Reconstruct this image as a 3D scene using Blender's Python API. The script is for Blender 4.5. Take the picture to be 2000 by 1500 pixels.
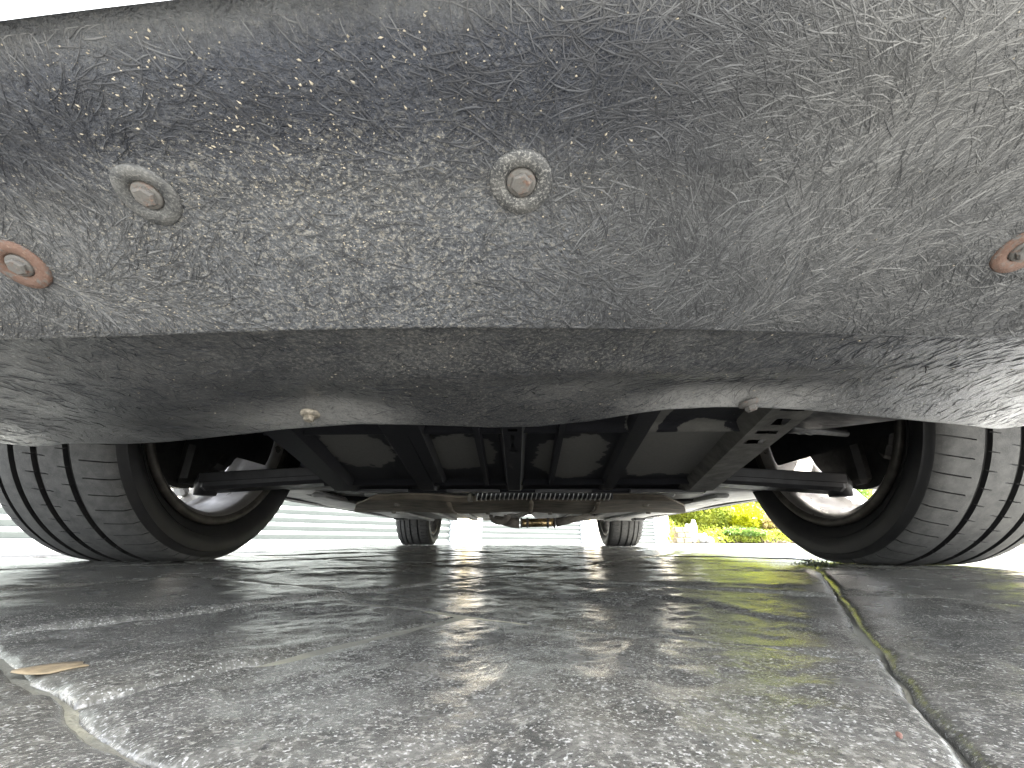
import bpy, math, random
import numpy as np
from mathutils import Vector, Matrix
random.seed(7); RNG = np.random.default_rng(7)
R = math.radians
for o in list(bpy.data.objects): bpy.data.objects.remove(o, do_unlink=True)
SC = bpy.context.scene
COL = SC.collection

# ------------------------------------------------------------------ camera
FPX, PITCH, YAW, ROLL, CAMH = 800.0, R(20.75), 0.0173, R(0.2), 0.041
cam_d = bpy.data.cameras.new('camera'); cam = bpy.data.objects.new('camera', cam_d); COL.objects.link(cam)
cam_d.sensor_width = 36.0; cam_d.lens = FPX/2000*36.0; cam_d.clip_start = 0.003; cam_d.clip_end = 600
cam.location = (0, 0, CAMH)
CAM_M = Matrix.Rotation(YAW, 3, 'Z') @ Matrix.Rotation(R(90)+PITCH, 3, 'X') @ Matrix.Rotation(ROLL, 3, 'Z')
cam.rotation_euler = CAM_M.to_euler()
SC.camera = cam

# ------------------------------------------------------------------ world, sun, exposure
SUN_AZ, SUN_EL = R(106), R(61)          # azimuth clockwise from +Y (towards +X)
w = bpy.data.worlds.new('World'); SC.world = w; w.use_nodes = True
nt = w.node_tree; nt.nodes.clear()
sky = nt.nodes.new('ShaderNodeTexSky'); sky.sky_type = 'NISHITA'; sky.sun_disc = False
sky.sun_elevation = SUN_EL; sky.sun_rotation = SUN_AZ; sky.air_density = 1.0; sky.dust_density = 3.0; sky.ozone_density = 0.6
bg = nt.nodes.new('ShaderNodeBackground'); bg.inputs[1].default_value = 0.15
wo = nt.nodes.new('ShaderNodeOutputWorld')
hs_ = nt.nodes.new('ShaderNodeHueSaturation'); hs_.inputs['Saturation'].default_value = .33      # thin high haze
nt.links.new(sky.outputs[0], hs_.inputs['Color']); nt.links.new(hs_.outputs[0], bg.inputs[0]); nt.links.new(bg.outputs[0], wo.inputs[0])
sl = bpy.data.lights.new('sun', 'SUN'); sl.energy = 5.0; sl.angle = R(0.5); sl.color = (1.0, 0.97, 0.92)
so = bpy.data.objects.new('sun', sl); COL.objects.link(so)
sd = Vector((math.sin(SUN_AZ)*math.cos(SUN_EL), math.cos(SUN_AZ)*math.cos(SUN_EL), math.sin(SUN_EL)))
so.rotation_euler = sd.to_track_quat('Z', 'Y').to_euler(); so.location = (4, 2, 6)
SC.view_settings.view_transform = 'Standard'; SC.view_settings.look = 'None'
SC.view_settings.exposure = 3.75; SC.view_settings.gamma = 1.0
SC.render.engine = 'CYCLES'
SC.cycles.max_bounces = 10; SC.cycles.diffuse_bounces = 7; SC.cycles.glossy_bounces = 4

# ------------------------------------------------------------------ pixel helpers (pixel of the 2000x1500 photograph -> direction)
def ray(px, py):
    return CAM_M @ Vector(((px-1000)/FPX, (750-py)/FPX, -1.0))
def at_z(px, py, z):
    d = ray(px, py); return Vector((0, 0, CAMH)) + d*((z-CAMH)/d.z)
def at_y(px, py, y):
    d = ray(px, py); return Vector((0, 0, CAMH)) + d*(y/d.y)
def at_x(px, py, x):
    d = ray(px, py); return Vector((0, 0, CAMH)) + d*(x/d.x)

# ------------------------------------------------------------------ numpy noise
def _hash(ix, iy, seed):
    h = (ix*374761393 + iy*668265263 + seed*1442695041) & 0xffffffff
    h = ((h ^ (h >> 13))*1274126177) & 0xffffffff
    return ((h ^ (h >> 16)) & 0xffff)/65535.0
def vnoise(x, y, seed=0):
    x = np.asarray(x, float); y = np.asarray(y, float)
    ix = np.floor(x).astype(np.int64); iy = np.floor(y).astype(np.int64)
    fx = x-ix; fy = y-iy; fx = fx*fx*(3-2*fx); fy = fy*fy*(3-2*fy)
    a = _hash(ix, iy, seed); b = _hash(ix+1, iy, seed); c = _hash(ix, iy+1, seed); d = _hash(ix+1, iy+1, seed)
    return (a*(1-fx)+b*fx)*(1-fy) + (c*(1-fx)+d*fx)*fy
def fbm(x, y, seed=0, n=4):
    s = 0; a = .5; t = 0
    for k in range(n):
        s = s + a*vnoise(x*2**k, y*2**k, seed+k*17); t += a; a *= .5
    return s/t

# ------------------------------------------------------------------ mesh helpers
def mesh_obj(name, verts, faces, mats=None, parent=None, smooth=False, fm=None):
    me = bpy.data.meshes.new(name)
    me.from_pydata([tuple(map(float, v)) for v in verts], [], [tuple(map(int, f)) for f in faces])
    for m in (mats if isinstance(mats, (list, tuple)) else [mats]):
        if m is not None: me.materials.append(m)
    if smooth: me.polygons.foreach_set('use_smooth', [True]*len(me.polygons))
    if fm is not None: me.polygons.foreach_set('material_index', list(map(int, fm)))
    me.update()
    o = bpy.data.objects.new(name, me); COL.objects.link(o)
    if parent: o.parent = parent
    return o
def fast_obj(name, verts, faces, mat, parent=None, smooth=False):
    """verts (n,3) array, faces (m,k) array of one polygon size"""
    verts = np.asarray(verts, np.float32); faces = np.asarray(faces, np.int32); k = faces.shape[1]
    me = bpy.data.meshes.new(name)
    me.vertices.add(len(verts)); me.vertices.foreach_set('co', verts.ravel())
    me.loops.add(faces.size); me.loops.foreach_set('vertex_index', faces.ravel())
    me.polygons.add(len(faces)); me.polygons.foreach_set('loop_start', np.arange(0, faces.size, k, dtype=np.int32))
    if smooth: me.polygons.foreach_set('use_smooth', np.ones(len(faces), bool))
    me.update(calc_edges=True); me.validate()
    if mat: me.materials.append(mat)
    o = bpy.data.objects.new(name, me); COL.objects.link(o)
    if parent: o.parent = parent
    return o
def grid_faces(nu, nv, wrap_u=False, wrap_v=False):
    f = []
    for i in range(nu if wrap_u else nu-1):
        for j in range(nv if wrap_v else nv-1):
            i2 = (i+1) % nu; j2 = (j+1) % nv
            f.append((i*nv+j, i2*nv+j, i2*nv+j2, i*nv+j2))
    return f
class MB:
    def __init__(s): s.v = []; s.f = []
    def add(s, v, f):
        b = len(s.v); s.v += [tuple(p) for p in v]; s.f += [tuple(i+b for i in q) for q in f]; return s
    def box(s, c, d, rot=None, bev=0.0):
        hx, hy, hz = d[0]/2, d[1]/2, d[2]/2
        M = rot if rot is not None else Matrix.Identity(3)
        b = min(bev, hx*.9, hy*.9, hz*.9)
        if b <= 0:
            p = [(x*hx, y*hy, z*hz) for x in (-1, 1) for y in (-1, 1) for z in (-1, 1)]
            f = [(0, 1, 3, 2), (4, 6, 7, 5), (0, 4, 5, 1), (2, 3, 7, 6), (0, 2, 6, 4), (1, 5, 7, 3)]
        else:      # chamfered vertical edges + top/bottom chamfer
            ring = lambda ox, oy: [(-ox, -hy+b if oy == hy else -oy+b), ]
            def rr(ix, iy, z):
                ax, ay = hx-ix, hy-iy
                return [(-ax+b, -ay, z), (ax-b, -ay, z), (ax, -ay+b, z), (ax, ay-b, z), (ax-b, ay, z), (-ax+b, ay, z), (-ax, ay-b, z), (-ax, -ay+b, z)]
            L = [rr(b*.7, b*.7, -hz), rr(0, 0, -hz+b), rr(0, 0, hz-b), rr(b*.7, b*.7, hz)]
            p = [q for l in L for q in l]
            f = [tuple(range(7, -1, -1)), tuple(range(24, 32))]
            for k in range(3):
                for i in range(8):
                    f.append((k*8+i, k*8+(i+1) % 8, k*8+8+(i+1) % 8, k*8+8+i))
        return s.add([Vector(c)+M @ Vector(q) for q in p], f)
    def tube(s, pts, rad, n=10, cap=True):
        pts = [Vector(p) for p in pts]; m = len(pts)
        rads = rad if isinstance(rad, (list, tuple)) else [rad]*m
        V = []; up = Vector((0.13, 0.21, 1)).normalized()
        for i, p in enumerate(pts):
            t = (pts[min(i+1, m-1)]-pts[max(i-1, 0)]).normalized()
            a = t.cross(up)
            if a.length < 1e-3: a = t.cross(Vector((1, 0, 0)))
            a.normalize(); b = t.cross(a)
            for k in range(n):
                an = 2*math.pi*k/n; V.append(p + (a*math.cos(an)+b*math.sin(an))*rads[i])
        F = []
        for i in range(m-1):
            for k in range(n):
                F.append((i*n+k, i*n+(k+1) % n, (i+1)*n+(k+1) % n, (i+1)*n+k))
        if cap: F += [tuple(range(n-1, -1, -1)), tuple(range((m-1)*n, m*n))]
        return s.add(V, F)
    def lathe(s, prof, n=48, axis='X', c=(0, 0, 0), a0=0, a1=2*math.pi):
        full = abs(a1-a0-2*math.pi) < 1e-6; N = n if full else n+1; V = []
        for k in range(N):
            a = a0+(a1-a0)*k/n
            for (l, r) in prof:
                q = (l, r*math.cos(a), r*math.sin(a)) if axis == 'X' else (r*math.cos(a), r*math.sin(a), l)
                V.append((q[0]+c[0], q[1]+c[1], q[2]+c[2]))
        return s.add(V, grid_faces(N, len(prof), wrap_u=full))
    def hexprism(s, c, nrm, r, h, n=6):
        nrm = Vector(nrm).normalized(); a = nrm.orthogonal().normalized(); b = nrm.cross(a); c = Vector(c)
        V = []
        for (hh, rr) in ((0, r), (h*.82, r), (h, r*.8)):
            for k in range(n):
                an = 2*math.pi*k/n; V.append(c+nrm*hh+(a*math.cos(an)+b*math.sin(an))*rr)
        F = [tuple(range(2*n, 3*n))]
        for L in (0, 1):
            for k in range(n): F.append((L*n+k, L*n+(k+1) % n, (L+1)*n+(k+1) % n, (L+1)*n+k))
        return s.add(V, F)
    def build(s, name, mat, parent=None, smooth=False): return mesh_obj(name, s.v, s.f, mat, parent, smooth)
def tag(o, label=None, cat=None, group=None, kind=None):
    if label: o['label'] = label
    if cat: o['category'] = cat
    if group: o['group'] = group
    if kind: o['kind'] = kind
    return o
def empty(name, loc=(0, 0, 0), parent=None):
    o = bpy.data.objects.new(name, None); COL.objects.link(o); o.location = loc; o.empty_display_size = .1
    if parent: o.parent = parent
    return o

# ------------------------------------------------------------------ materials
class NB:
    def __init__(s, name):
        s.m = bpy.data.materials.new(name); s.m.use_nodes = True; s.t = s.m.node_tree; s.t.nodes.clear()
        s.out = s.n('OutputMaterial'); s.p = s.n('BsdfPrincipled'); s.l(s.p.outputs[0], s.out.inputs[0])
    def n(s, k, **kw):
        x = s.t.nodes.new('ShaderNode'+k)
        for a, b in kw.items(): setattr(x, a, b)
        return x
    def l(s, a, b): s.t.links.new(a, b)
    def pos(s):
        return s.n('NewGeometry').outputs['Position']
    def obj(s): return s.n('TexCoord').outputs['Object']
    def noise(s, vec, scale, detail=4, rough=.55, dist=0.0, out='Fac'):
        x = s.n('TexNoise'); x.inputs['Scale'].default_value = scale; x.inputs['Detail'].default_value = detail
        x.inputs['Roughness'].default_value = rough; x.inputs['Distortion'].default_value = dist
        if vec is not None: s.l(vec, x.inputs['Vector'])
        return x.outputs[out]
    def mapping(s, vec, scale=(1, 1, 1), rot=(0, 0, 0)):
        x = s.n('Mapping'); x.inputs['Scale'].default_value = scale; x.inputs['Rotation'].default_value = rot
        s.l(vec, x.inputs['Vector']); return x.outputs[0]
    def ramp(s, fac, stops, interp='LINEAR'):
        x = s.n('ValToRGB'); x.color_ramp.interpolation = interp
        e = x.color_ramp.elements
        while len(e) < len(stops): e.new(.5)
        for q, (p, c) in zip(e, stops):
            q.position = p; q.color = (c, c, c, 1) if not isinstance(c, tuple) else (*c, 1)
        s.l(fac, x.inputs[0]); return x.outputs[0]
    def mix(s, fac, a, b):
        x = s.n('Mix', data_type='RGBA')
        for v, i in ((fac, 0), (a, 6), (b, 7)):
            if isinstance(v, (int, float)): x.inputs[i].default_value = v
            elif isinstance(v, tuple): x.inputs[i].default_value = (*v, 1)
            else: s.l(v, x.inputs[i])
        return x.outputs[2]
    def math(s, op, a, b=0.0):
        x = s.n('Math', operation=op)
        for v, i in ((a, 0), (b, 1)):
            if isinstance(v, (int, float)): x.inputs[i].default_value = v
            else: s.l(v, x.inputs[i])
        return x.outputs[0]
    def set(s, **kw):
        for k, v in kw.items():
            i = s.p.inputs[k.replace('_', ' ')]
            if isinstance(v, (int, float)): i.default_value = v
            elif isinstance(v, tuple): i.default_value = (*v, 1)
            else: s.l(v, i)
        return s
    def bump(s, h, strength=.5, dist=.001, prev=None):
        x = s.n('Bump'); x.inputs['Strength'].default_value = strength; x.inputs['Distance'].default_value = dist
        s.l(h, x.inputs['Height'])
        if prev is not None: s.l(prev, x.inputs['Normal'])
        s.l(x.outputs[0], s.p.inputs['Normal']); return x.outputs[0]

def mat_felt(name, smooth):
    b = NB(name); P = b.pos()
    A = b.n('Attribute', attribute_name='dust', attribute_type='GEOMETRY').outputs['Fac']
    D = b.n('Attribute', attribute_name='dirt', attribute_type='GEOMETRY').outputs['Fac']
    mid = b.noise(P, 70, 5, .65, .4); fine = b.noise(P, 430, 4, .7); fine2 = b.noise(P, 1000, 3, .7); big = b.noise(P, 14, 4, .6)
    q = b.math('ADD', A, b.math('MULTIPLY', b.math('SUBTRACT', big, .5), .9)); q = b.ramp(q, [(.05, 0.0), (.95, 1.0)])
    c = b.mix(b.ramp(mid, [(.3, 0.0), (.7, 1.0)]), (.038, .040, .044) if smooth else (.014, .017, .027), (.072, .074, .078) if smooth else (.036, .042, .058))
    c2 = b.mix(b.ramp(mid, [(.3, 0.0), (.7, 1.0)]), (.21, .21, .206) if smooth else (.088, .093, .101), (.32, .317, .308) if smooth else (.140, .146, .153))  # pale tone for dusty areas and for the painted light
    c = b.mix(q, c, c2)
    k = b.math('MULTIPLY', D, .72) if not smooth else b.math('MULTIPLY', D, .55)
    c = b.mix(b.math('MULTIPLY', b.ramp(fine, [(.53, 0.0), (.60, 1.0)]), k), c, (.285, .272, .242))
    c = b.mix(b.math('MULTIPLY', b.ramp(fine2, [(.58, 0.0), (.66, 1.0)]), k), c, (.42, .40, .36))
    c = b.mix(b.math('MULTIPLY', b.ramp(fine, [(.34, 1.0), (.47, 0.0)]), b.math('ADD', b.math('MULTIPLY', k, .6), .30)), c, (.013, .014, .018))
    if smooth:
        b.set(Base_Color=c, Roughness=b.ramp(mid, [(.3, .26), (.7, .44)]), Specular_IOR_Level=.6)
        b.bump(b.math('ADD', b.math('MULTIPLY', fine, .5), b.noise(P, 150, 4, .6, 1.2)), .55, .0012)
    else:
        b.set(Base_Color=c, Roughness=b.ramp(mid, [(.3, .36), (.7, .60)]), Specular_IOR_Level=.55)
        b.bump(b.math('ADD', b.math('MULTIPLY', fine, .9), b.noise(P, 170, 4, .6, 1.6)), 1.0, .0026)
    return b.m
def mat_fibre():
    b = NB('felt_fibre'); P = b.pos()
    A = b.n('Attribute', attribute_name='dust', attribute_type='GEOMETRY').outputs['Fac']  # fibres carry the same painted light as the panels
    n = b.n('Attribute', attribute_name='shade', attribute_type='GEOMETRY').outputs['Fac']
    c = b.mix(n, (.018, .020, .027), (.062, .067, .080)); c2 = b.mix(n, (.062, .064, .069), (.225, .228, .230))
    b.set(Base_Color=b.mix(A, c, c2), Roughness=.5, Specular_IOR_Level=.6); return b.m
def mat_simple(name, col, rough=.5, metal=0.0, var=.35, scale=30, bump=.0, bscale=200, spec=.5):
    b = NB(name); P = b.pos()
    f = b.noise(P, scale, 5, .6)
    d = tuple(x*(1-var) for x in col); l = tuple(min(1, x*(1+var)) for x in col)
    b.set(Base_Color=b.mix(b.ramp(f, [(.3, 0.0), (.7, 1.0)]), d, l), Metallic=metal, Specular_IOR_Level=spec,
          Roughness=b.ramp(b.noise(P, scale*2.3, 3), [(.3, max(.05, rough-.1)), (.7, min(1, rough+.1))]))
    if bump: b.bump(b.noise(P, bscale, 4, .6), bump, .001)
    return b.m
def mat_rust(name='rusty_steel', amt=.5):
    b = NB(name); P = b.pos()
    f = b.noise(P, 210, 5, .7, .3)
    c = b.mix(b.ramp(f, [(amt-.07, 0.0), (amt+.07, 1.0)]), (.135, .080, .060), (.115, .110, .104))
    c = b.mix(b.ramp(b.noise(P, 700, 3, .7), [(.6, 0.0), (.75, .8)]), c, (.27, .20, .155))
    b.set(Base_Color=c, Roughness=.75, Metallic=.15); b.bump(b.noise(P, 500, 4, .7), .7, .0008); return b.m
def mat_washer(dusty):
    b = NB('dusty_washer' if dusty else 'grey_washer'); P = b.pos()
    f = b.noise(P, 130, 4, .6); g = b.noise(P, 900, 3, .7)
    c = b.mix(b.ramp(f, [(.4, 0.0), (.62, 1.0)]), (.05, .052, .055), (.11, .11, .108))
    c = b.mix(b.ramp(g, [(.50, 0.0), (.64, .8 if dusty else .35)]), c, (.31, .305, .29))
    b.set(Base_Color=c, Roughness=.55, Metallic=.3); b.bump(g, .6, .0008); return b.m
def mat_rubber(tread):
    b = NB('tyre_tread_rubber' if tread else 'tyre_sidewall_rubber'); P = b.pos()
    if tread:
        c = b.mix(b.ramp(b.noise(P, 55, 5, .65), [(.3, 0.0), (.7, 1.0)]), (.042, .042, .041), (.088, .087, .083))
        c = b.mix(b.ramp(b.noise(P, 420, 3, .7), [(.6, 0.0), (.75, .6)]), c, (.17, .165, .15))
        b.set(Base_Color=c, Roughness=.8)
        b.bump(b.noise(P, 380, 4, .6), .5, .0008)
    else:
        c = b.mix(b.ramp(b.noise(P, 30, 4), [(.35, 0.0), (.7, 1.0)]), (.006, .006, .007), (.013, .0125, .012))
        b.set(Base_Color=c, Roughness=.6); b.bump(b.noise(P, 300, 3), .25, .0006)
    return b.m
def mat_concrete(name='stamped_concrete', joints=False):
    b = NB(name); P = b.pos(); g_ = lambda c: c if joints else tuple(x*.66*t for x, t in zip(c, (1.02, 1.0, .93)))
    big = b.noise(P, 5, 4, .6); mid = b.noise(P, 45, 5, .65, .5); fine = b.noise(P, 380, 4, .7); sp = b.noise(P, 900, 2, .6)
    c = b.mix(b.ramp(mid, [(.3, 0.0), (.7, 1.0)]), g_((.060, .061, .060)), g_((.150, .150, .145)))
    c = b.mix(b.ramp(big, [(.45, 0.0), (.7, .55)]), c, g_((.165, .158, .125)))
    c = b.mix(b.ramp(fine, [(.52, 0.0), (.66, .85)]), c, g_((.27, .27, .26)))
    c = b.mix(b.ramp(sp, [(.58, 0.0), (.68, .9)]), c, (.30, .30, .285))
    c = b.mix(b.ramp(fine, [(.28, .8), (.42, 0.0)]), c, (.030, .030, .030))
    h = b.math('ADD', b.math('MULTIPLY', b.noise(P, 240, 5, .7), .28), b.math('MULTIPLY', b.noise(P, 55, 4, .6, .6), 1.0))
    if joints:
        m = b.mapping(P, (1, 1, 1), (0, 0, R(-58)))
        br = b.n('TexBrick'); br.inputs['Scale'].default_value = 1.0; br.inputs['Brick Width'].default_value = .36
        br.inputs['Row Height'].default_value = .29; br.inputs['Mortar Size'].default_value = .006; br.inputs['Mortar Smooth'].default_value = .6
        b.l(m, br.inputs['Vector'])
        h = b.math('SUBTRACT', h, b.math('MULTIPLY', br.outputs['Fac'], 6.0))
        c = b.mix(b.math('MULTIPLY', br.outputs['Fac'], .6), c, (.03, .03, .03))
    b.set(Base_Color=c, Roughness=b.ramp(b.noise(P, 28, 4, .6), [(.3, .11), (.7, .31)]), Specular_IOR_Level=.5)
    b.bump(h, .8, .0022 if joints else .0019)
    return b.m
def mat_grout():
    b = NB('joint_silt'); P = b.pos()
    c = b.mix(b.ramp(b.noise(P, 6, 4), [(.50, 0.0), (.60, 1.0)]), (.11, .108, .085), (.30, .285, .20))
    b.set(Base_Color=c, Roughness=.85); b.bump(b.noise(P, 500, 4), .8, .002); return b.m
def mat_pan():
    b = NB('engine_tray_plastic'); P = b.pos()
    a = b.n('Attribute', attribute_name='dry', attribute_type='GEOMETRY').outputs['Fac']
    f = b.math('ADD', a, b.math('MULTIPLY', b.math('SUBTRACT', b.noise(P, 60, 5, .65), .5), .35))
    d = b.ramp(f, [(.47, 0.0), (.50, 1.0)])
    n = b.noise(P, 200, 4, .6)
    wet = b.mix(n, (.012, .012, .015), (.022, .022, .025)); dry = b.mix(n, (.085, .083, .077), (.14, .136, .125))
    b.set(Base_Color=b.mix(d, wet, dry), Roughness=b.ramp(d, [(0, .55), (1, .8)]), Specular_IOR_Level=b.ramp(d, [(0, .12), (1, .3)])); b.bump(n, .35, .0008); return b.m
def mat_leaf(name, c0, c1, tr=.45):
    b = NB(name); P = b.pos()
    c = b.mix(b.ramp(b.noise(P, 3.2, 4, .7), [(.3, 0.0), (.7, 1.0)]), c0, c1)
    b.set(Base_Color=c, Roughness=.5)
    t = b.n('BsdfTranslucent'); b.l(c, t.inputs[0]); mx = b.n('MixShader'); mx.inputs[0].default_value = tr
    b.l(b.p.outputs[0], mx.inputs[1]); b.l(t.outputs[0], mx.inputs[2]); b.l(mx.outputs[0], b.out.inputs[0]); return b.m
def mat_paint():
    b = NB('white_car_paint'); P = b.pos()
    b.set(Base_Color=b.mix(b.noise(P, 12, 4), (.70, .70, .69), (.80, .80, .79)), Roughness=.28, Coat_Weight=.8, Coat_Roughness=.05); return b.m

M = dict(felt=mat_felt('felt_composite', False), felt_s=mat_felt('smooth_felt', True), fibre=mat_fibre(), washer=mat_washer(False), washer_d=mat_washer(True), rust=mat_rust('rusty_steel', .58), rust_l=mat_rust('part_rusted_steel', .40),
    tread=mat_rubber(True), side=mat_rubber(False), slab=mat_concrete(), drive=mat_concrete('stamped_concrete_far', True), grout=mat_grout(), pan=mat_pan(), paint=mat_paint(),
    grit=mat_simple('road_grit', (.33, .295, .235), .8, 0, .5, 90), black=mat_simple('black_plastic', (.018, .018, .020), .5, 0, .4, 25, .3),
    dark=mat_simple('dark_steel', (.030, .029, .028), .55, .3, .5, 40, .4), dusty=mat_simple('dusty_steel', (.17, .158, .135), .75, .1, .5, 22, .5),
    brown=mat_simple('road_dirt_coated_plate', (.19, .162, .125), .78, .05, .5, 14, .5), floor=mat_simple('grey_floor_paint', (.38, .38, .37), .5, 0, .25, 8, .15),
    alu=mat_simple('dusty_alloy', (.30, .285, .265), .36, .6, .3, 16, .2), alu2=mat_simple('bright_alloy', (.66, .65, .63), .3, .8, .15, 20, .1),
    lip=mat_simple('dirty_alloy_lip', (.060, .054, .046), .55, .4, .5, 40, .4),
    brass=mat_simple('heat_tinted_steel', (.46, .34, .17), .32, .9, .3, 30, .1), galv=mat_simple('galvanised_bolt', (.30, .27, .22), .5, .35, .5, 300, .5, 900),
    zinc=mat_simple('zinc_hose', (.55, .55, .54), .35, .7, .2, 60), glass=mat_simple('tinted_glass', (.02, .025, .028), .05, 0, .1, 5),
    shutter=mat_simple('pale_green_grey_shutter', (.105, .118, .112), .6, 0, .06, 5), render=mat_simple('cream_render', (.66, .62, .54), .85, 0, .1, 9, .4, 120),
    frame=mat_simple('grey_door_frame', (.42, .44, .45), .5, 0, .1, 6), brick=mat_simple('yellow_brick', (.46, .38, .22), .85, 0, .3, 12, .5, 150), roof=mat_simple('slate_roof', (.07, .075, .085), .6, 0, .3, 12, .4, 60),
    stone=mat_simple('planter_stone', (.16, .135, .09), .85, 0, .35, 12, .6, 60), white=mat_simple('white_limestone', (.30, .295, .28), .8, 0, .1, 14, .5, 60),
    soil=mat_simple('garden_soil', (.07, .05, .035), .9, 0, .5, 8, .6, 40), bark=mat_simple('bark', (.09, .07, .05), .9, 0, .4, 20, .6, 60),
    lime=mat_leaf('lime_leaves', (.19, .25, .025), (.40, .42, .06)), green=mat_leaf('green_leaves', (.06, .12, .02), (.18, .26, .05)),
    gold=mat_leaf('golden_leaves', (.40, .43, .01), (.60, .60, .02)), heath=mat_leaf('russet_leaves', (.20, .15, .06), (.30, .24, .10)),
    rail=mat_simple('grimy_rail', (.075, .072, .065), .7, .1, .5, 26, .5), moss=mat_leaf('dark_moss', (.015, .02, .008), (.04, .05, .02), .2), amber=mat_simple('ochre_stain', (.17, .13, .075), .7, 0, .3, 200, .4, 600), red=mat_simple('dry_leaf_red', (.11, .05, .035), .7, 0, .3, 200), twig=mat_simple('grey_twig', (.26, .24, .20), .8, 0, .3, 200))

# ================================================================== THE SETTING
def gz(y): return -0.006*max(0.0, y-5.0)
ys = [-60, -10, -2, -.55, -.25, 0, 2, 3.45, 3.8, 5, 8, 12, 20, 40, 120, 300]; xs = [-200, -40, -8, -3, -2.2, -1.85, 0, 1.85, 2.2, 3, 8, 40, 200]
dv = [(x, y, (-.018 if (abs(x) < 1.9 and -.3 < y < 3.5) else -.0055)+gz(y)) for x in xs for y in ys]
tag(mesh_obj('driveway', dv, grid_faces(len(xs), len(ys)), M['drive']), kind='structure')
DRIVE = bpy.data.objects['driveway']

# stamped slate slabs, pressed at 58 degrees to the car
UA = R(58); U = np.array([math.cos(UA), math.sin(UA)]); V = np.array([math.sin(UA), -math.cos(UA)])
slab_rects = []     # (a0, a1, b0, b1) along U, V
def strip(b0, b1, cuts, a_lo, a_hi, step):
    c = sorted(cuts); rr = random.Random(int((b0+50)*1000))
    while c[0] > a_lo: c.insert(0, c[0]-step*rr.uniform(.75, 1.25))
    while c[-1] < a_hi: c.append(c[-1]+step*rr.uniform(.75, 1.25))
    for p, q in zip(c, c[1:]): slab_rects.append((p, q, b0, b1))
for p, q, b0, b1 in ((.052, .245, -.35, -.195), (.052, .245, -.195, .022), (.245, .49, -.35, .022), (-.25, .052, -.35, -.10), (-.25, .052, -.10, .022), (-.62, -.25, -.35, .022)): slab_rects.append((p, q, b0, b1))
strip(-.35, .022, [.49, .83], .49, 4.2, .33)
strip(-.63, -.35, [.27, .47, .80], -1.4, 4.2, .30)
strip(.022, .33, [.12, .50, .80], -1.2, 4.2, .34)
strip(.33, .62, [.28, .62], -1.2, 4.2, .31)
strip(-.98, -.63, [.09, .36, .66], -1.4, 4.2, .33)
for (b0, b1, c0) in ((.62, .98, .05), (.98, 1.28, .2), (1.28, 1.62, .1), (1.62, 1.95, .3), (-1.28, -.98, .1), (-1.62, -1.28, .3), (-1.92, -1.62, .4), (-2.28, -1.92, .5), (-2.58, -2.28, .7), (-2.92, -2.58, .9), (-3.25, -2.92, 1.0)):
    strip(b0, b1, [c0], -1.6, 4.2, .32)
def relief(x, y):
    a = x*U[0]+y*U[1]; b = x*V[0]+y*V[1]
    h = .0016*(fbm(a*9, b*16, 3, 4)-.5)*2 + .0012*(fbm(a*3.2, b*4.5, 11, 3)-.5)*2
    st = fbm(a*5+3, b*7, 29, 4)                      # riven slate steps
    h += .0018*(np.clip((st-.5)*22, 0, 1)) + .0014*np.clip((fbm(a*7, b*5, 41, 3)-.56)*25, 0, 1)
    h += .0009*(fbm(a*70, b*95, 47, 3)-.5)*2
    return h
n_sl = 0; silt_v, silt_f = [], []
for (a0, a1, b0, b1) in slab_rects:
    ca, cb = (a0+a1)/2, (b0+b1)/2; cx, cy = ca*U[0]+cb*V[0], ca*U[1]+cb*V[1]
    if not (-1.95 < cx < 1.95 and -.30 < cy < 3.4): continue
    near = math.hypot(cx, cy)
    n = 84 if near < .45 else (30 if near < 1.1 else 8)
    gap = .0009
    for (qa, qb) in ((a0-.002, b0-.002), (a1+.002, b0-.002), (a1+.002, b1+.002), (a0-.002, b1+.002)): silt_v.append((qa*U[0]+qb*V[0], qa*U[1]+qb*V[1], -.0080-.000004*n_sl))
    silt_f.append(tuple(range(4*n_sl, 4*n_sl+4)))
    aa = np.linspace(0, 1, n); 
    e = .5-.5*np.cos(aa*math.pi); e = .55*aa+.45*e      # denser at the rim
    A, B = np.meshgrid(a0+gap+(a1-a0-2*gap)*e, b0+gap+(b1-b0-2*gap)*e, indexing='ij')
    wob = .0026*(fbm(A*25, B*25, 5, 2)-.5)*2
    X = (A+wob)*U[0]+(B+wob)*V[0]; Y = (A+wob)*U[1]+(B+wob)*V[1]
    edge = np.minimum(np.minimum(A-a0, a1-A), np.minimum(B-b0, b1-B))-gap
    drop = .0027*np.exp(-np.maximum(edge, 0)/.0021)
    lift = random.uniform(-.0012, .0008)+random.uniform(-.004, .004)*(A-ca)+random.uniform(-.004, .004)*(B-cb)
    Z = relief(X, Y)-.0052-drop+lift
    Z = np.where(edge > .005, np.maximum(Z, -.0072+.0006*(Z+.0072)/.003), Z)
    Z = np.minimum(Z, -.0002)
    vs = np.stack([X, Y, Z], -1).reshape(-1, 3); f = grid_faces(n, n)
    idx = [i*n for i in range(n)]+[(n-1)*n+j for j in range(1, n)]+[i*n+n-1 for i in range(n-2, -1, -1)]+[j for j in range(n-2, 0, -1)]
    base = len(vs); bv = vs[idx].copy(); bv[:, 2] = -.022
    vs = np.vstack([vs, bv]); m = len(idx)
    f = f+[(idx[k], base+k, base+(k+1) % m, idx[(k+1) % m]) for k in range(m)]
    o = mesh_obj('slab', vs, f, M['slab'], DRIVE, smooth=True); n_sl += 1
# pale silt lying in the joints under the slabs' rims
tag(mesh_obj('joint_silt', silt_v, silt_f, M['grout'], DRIVE), kind='stuff')

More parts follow.
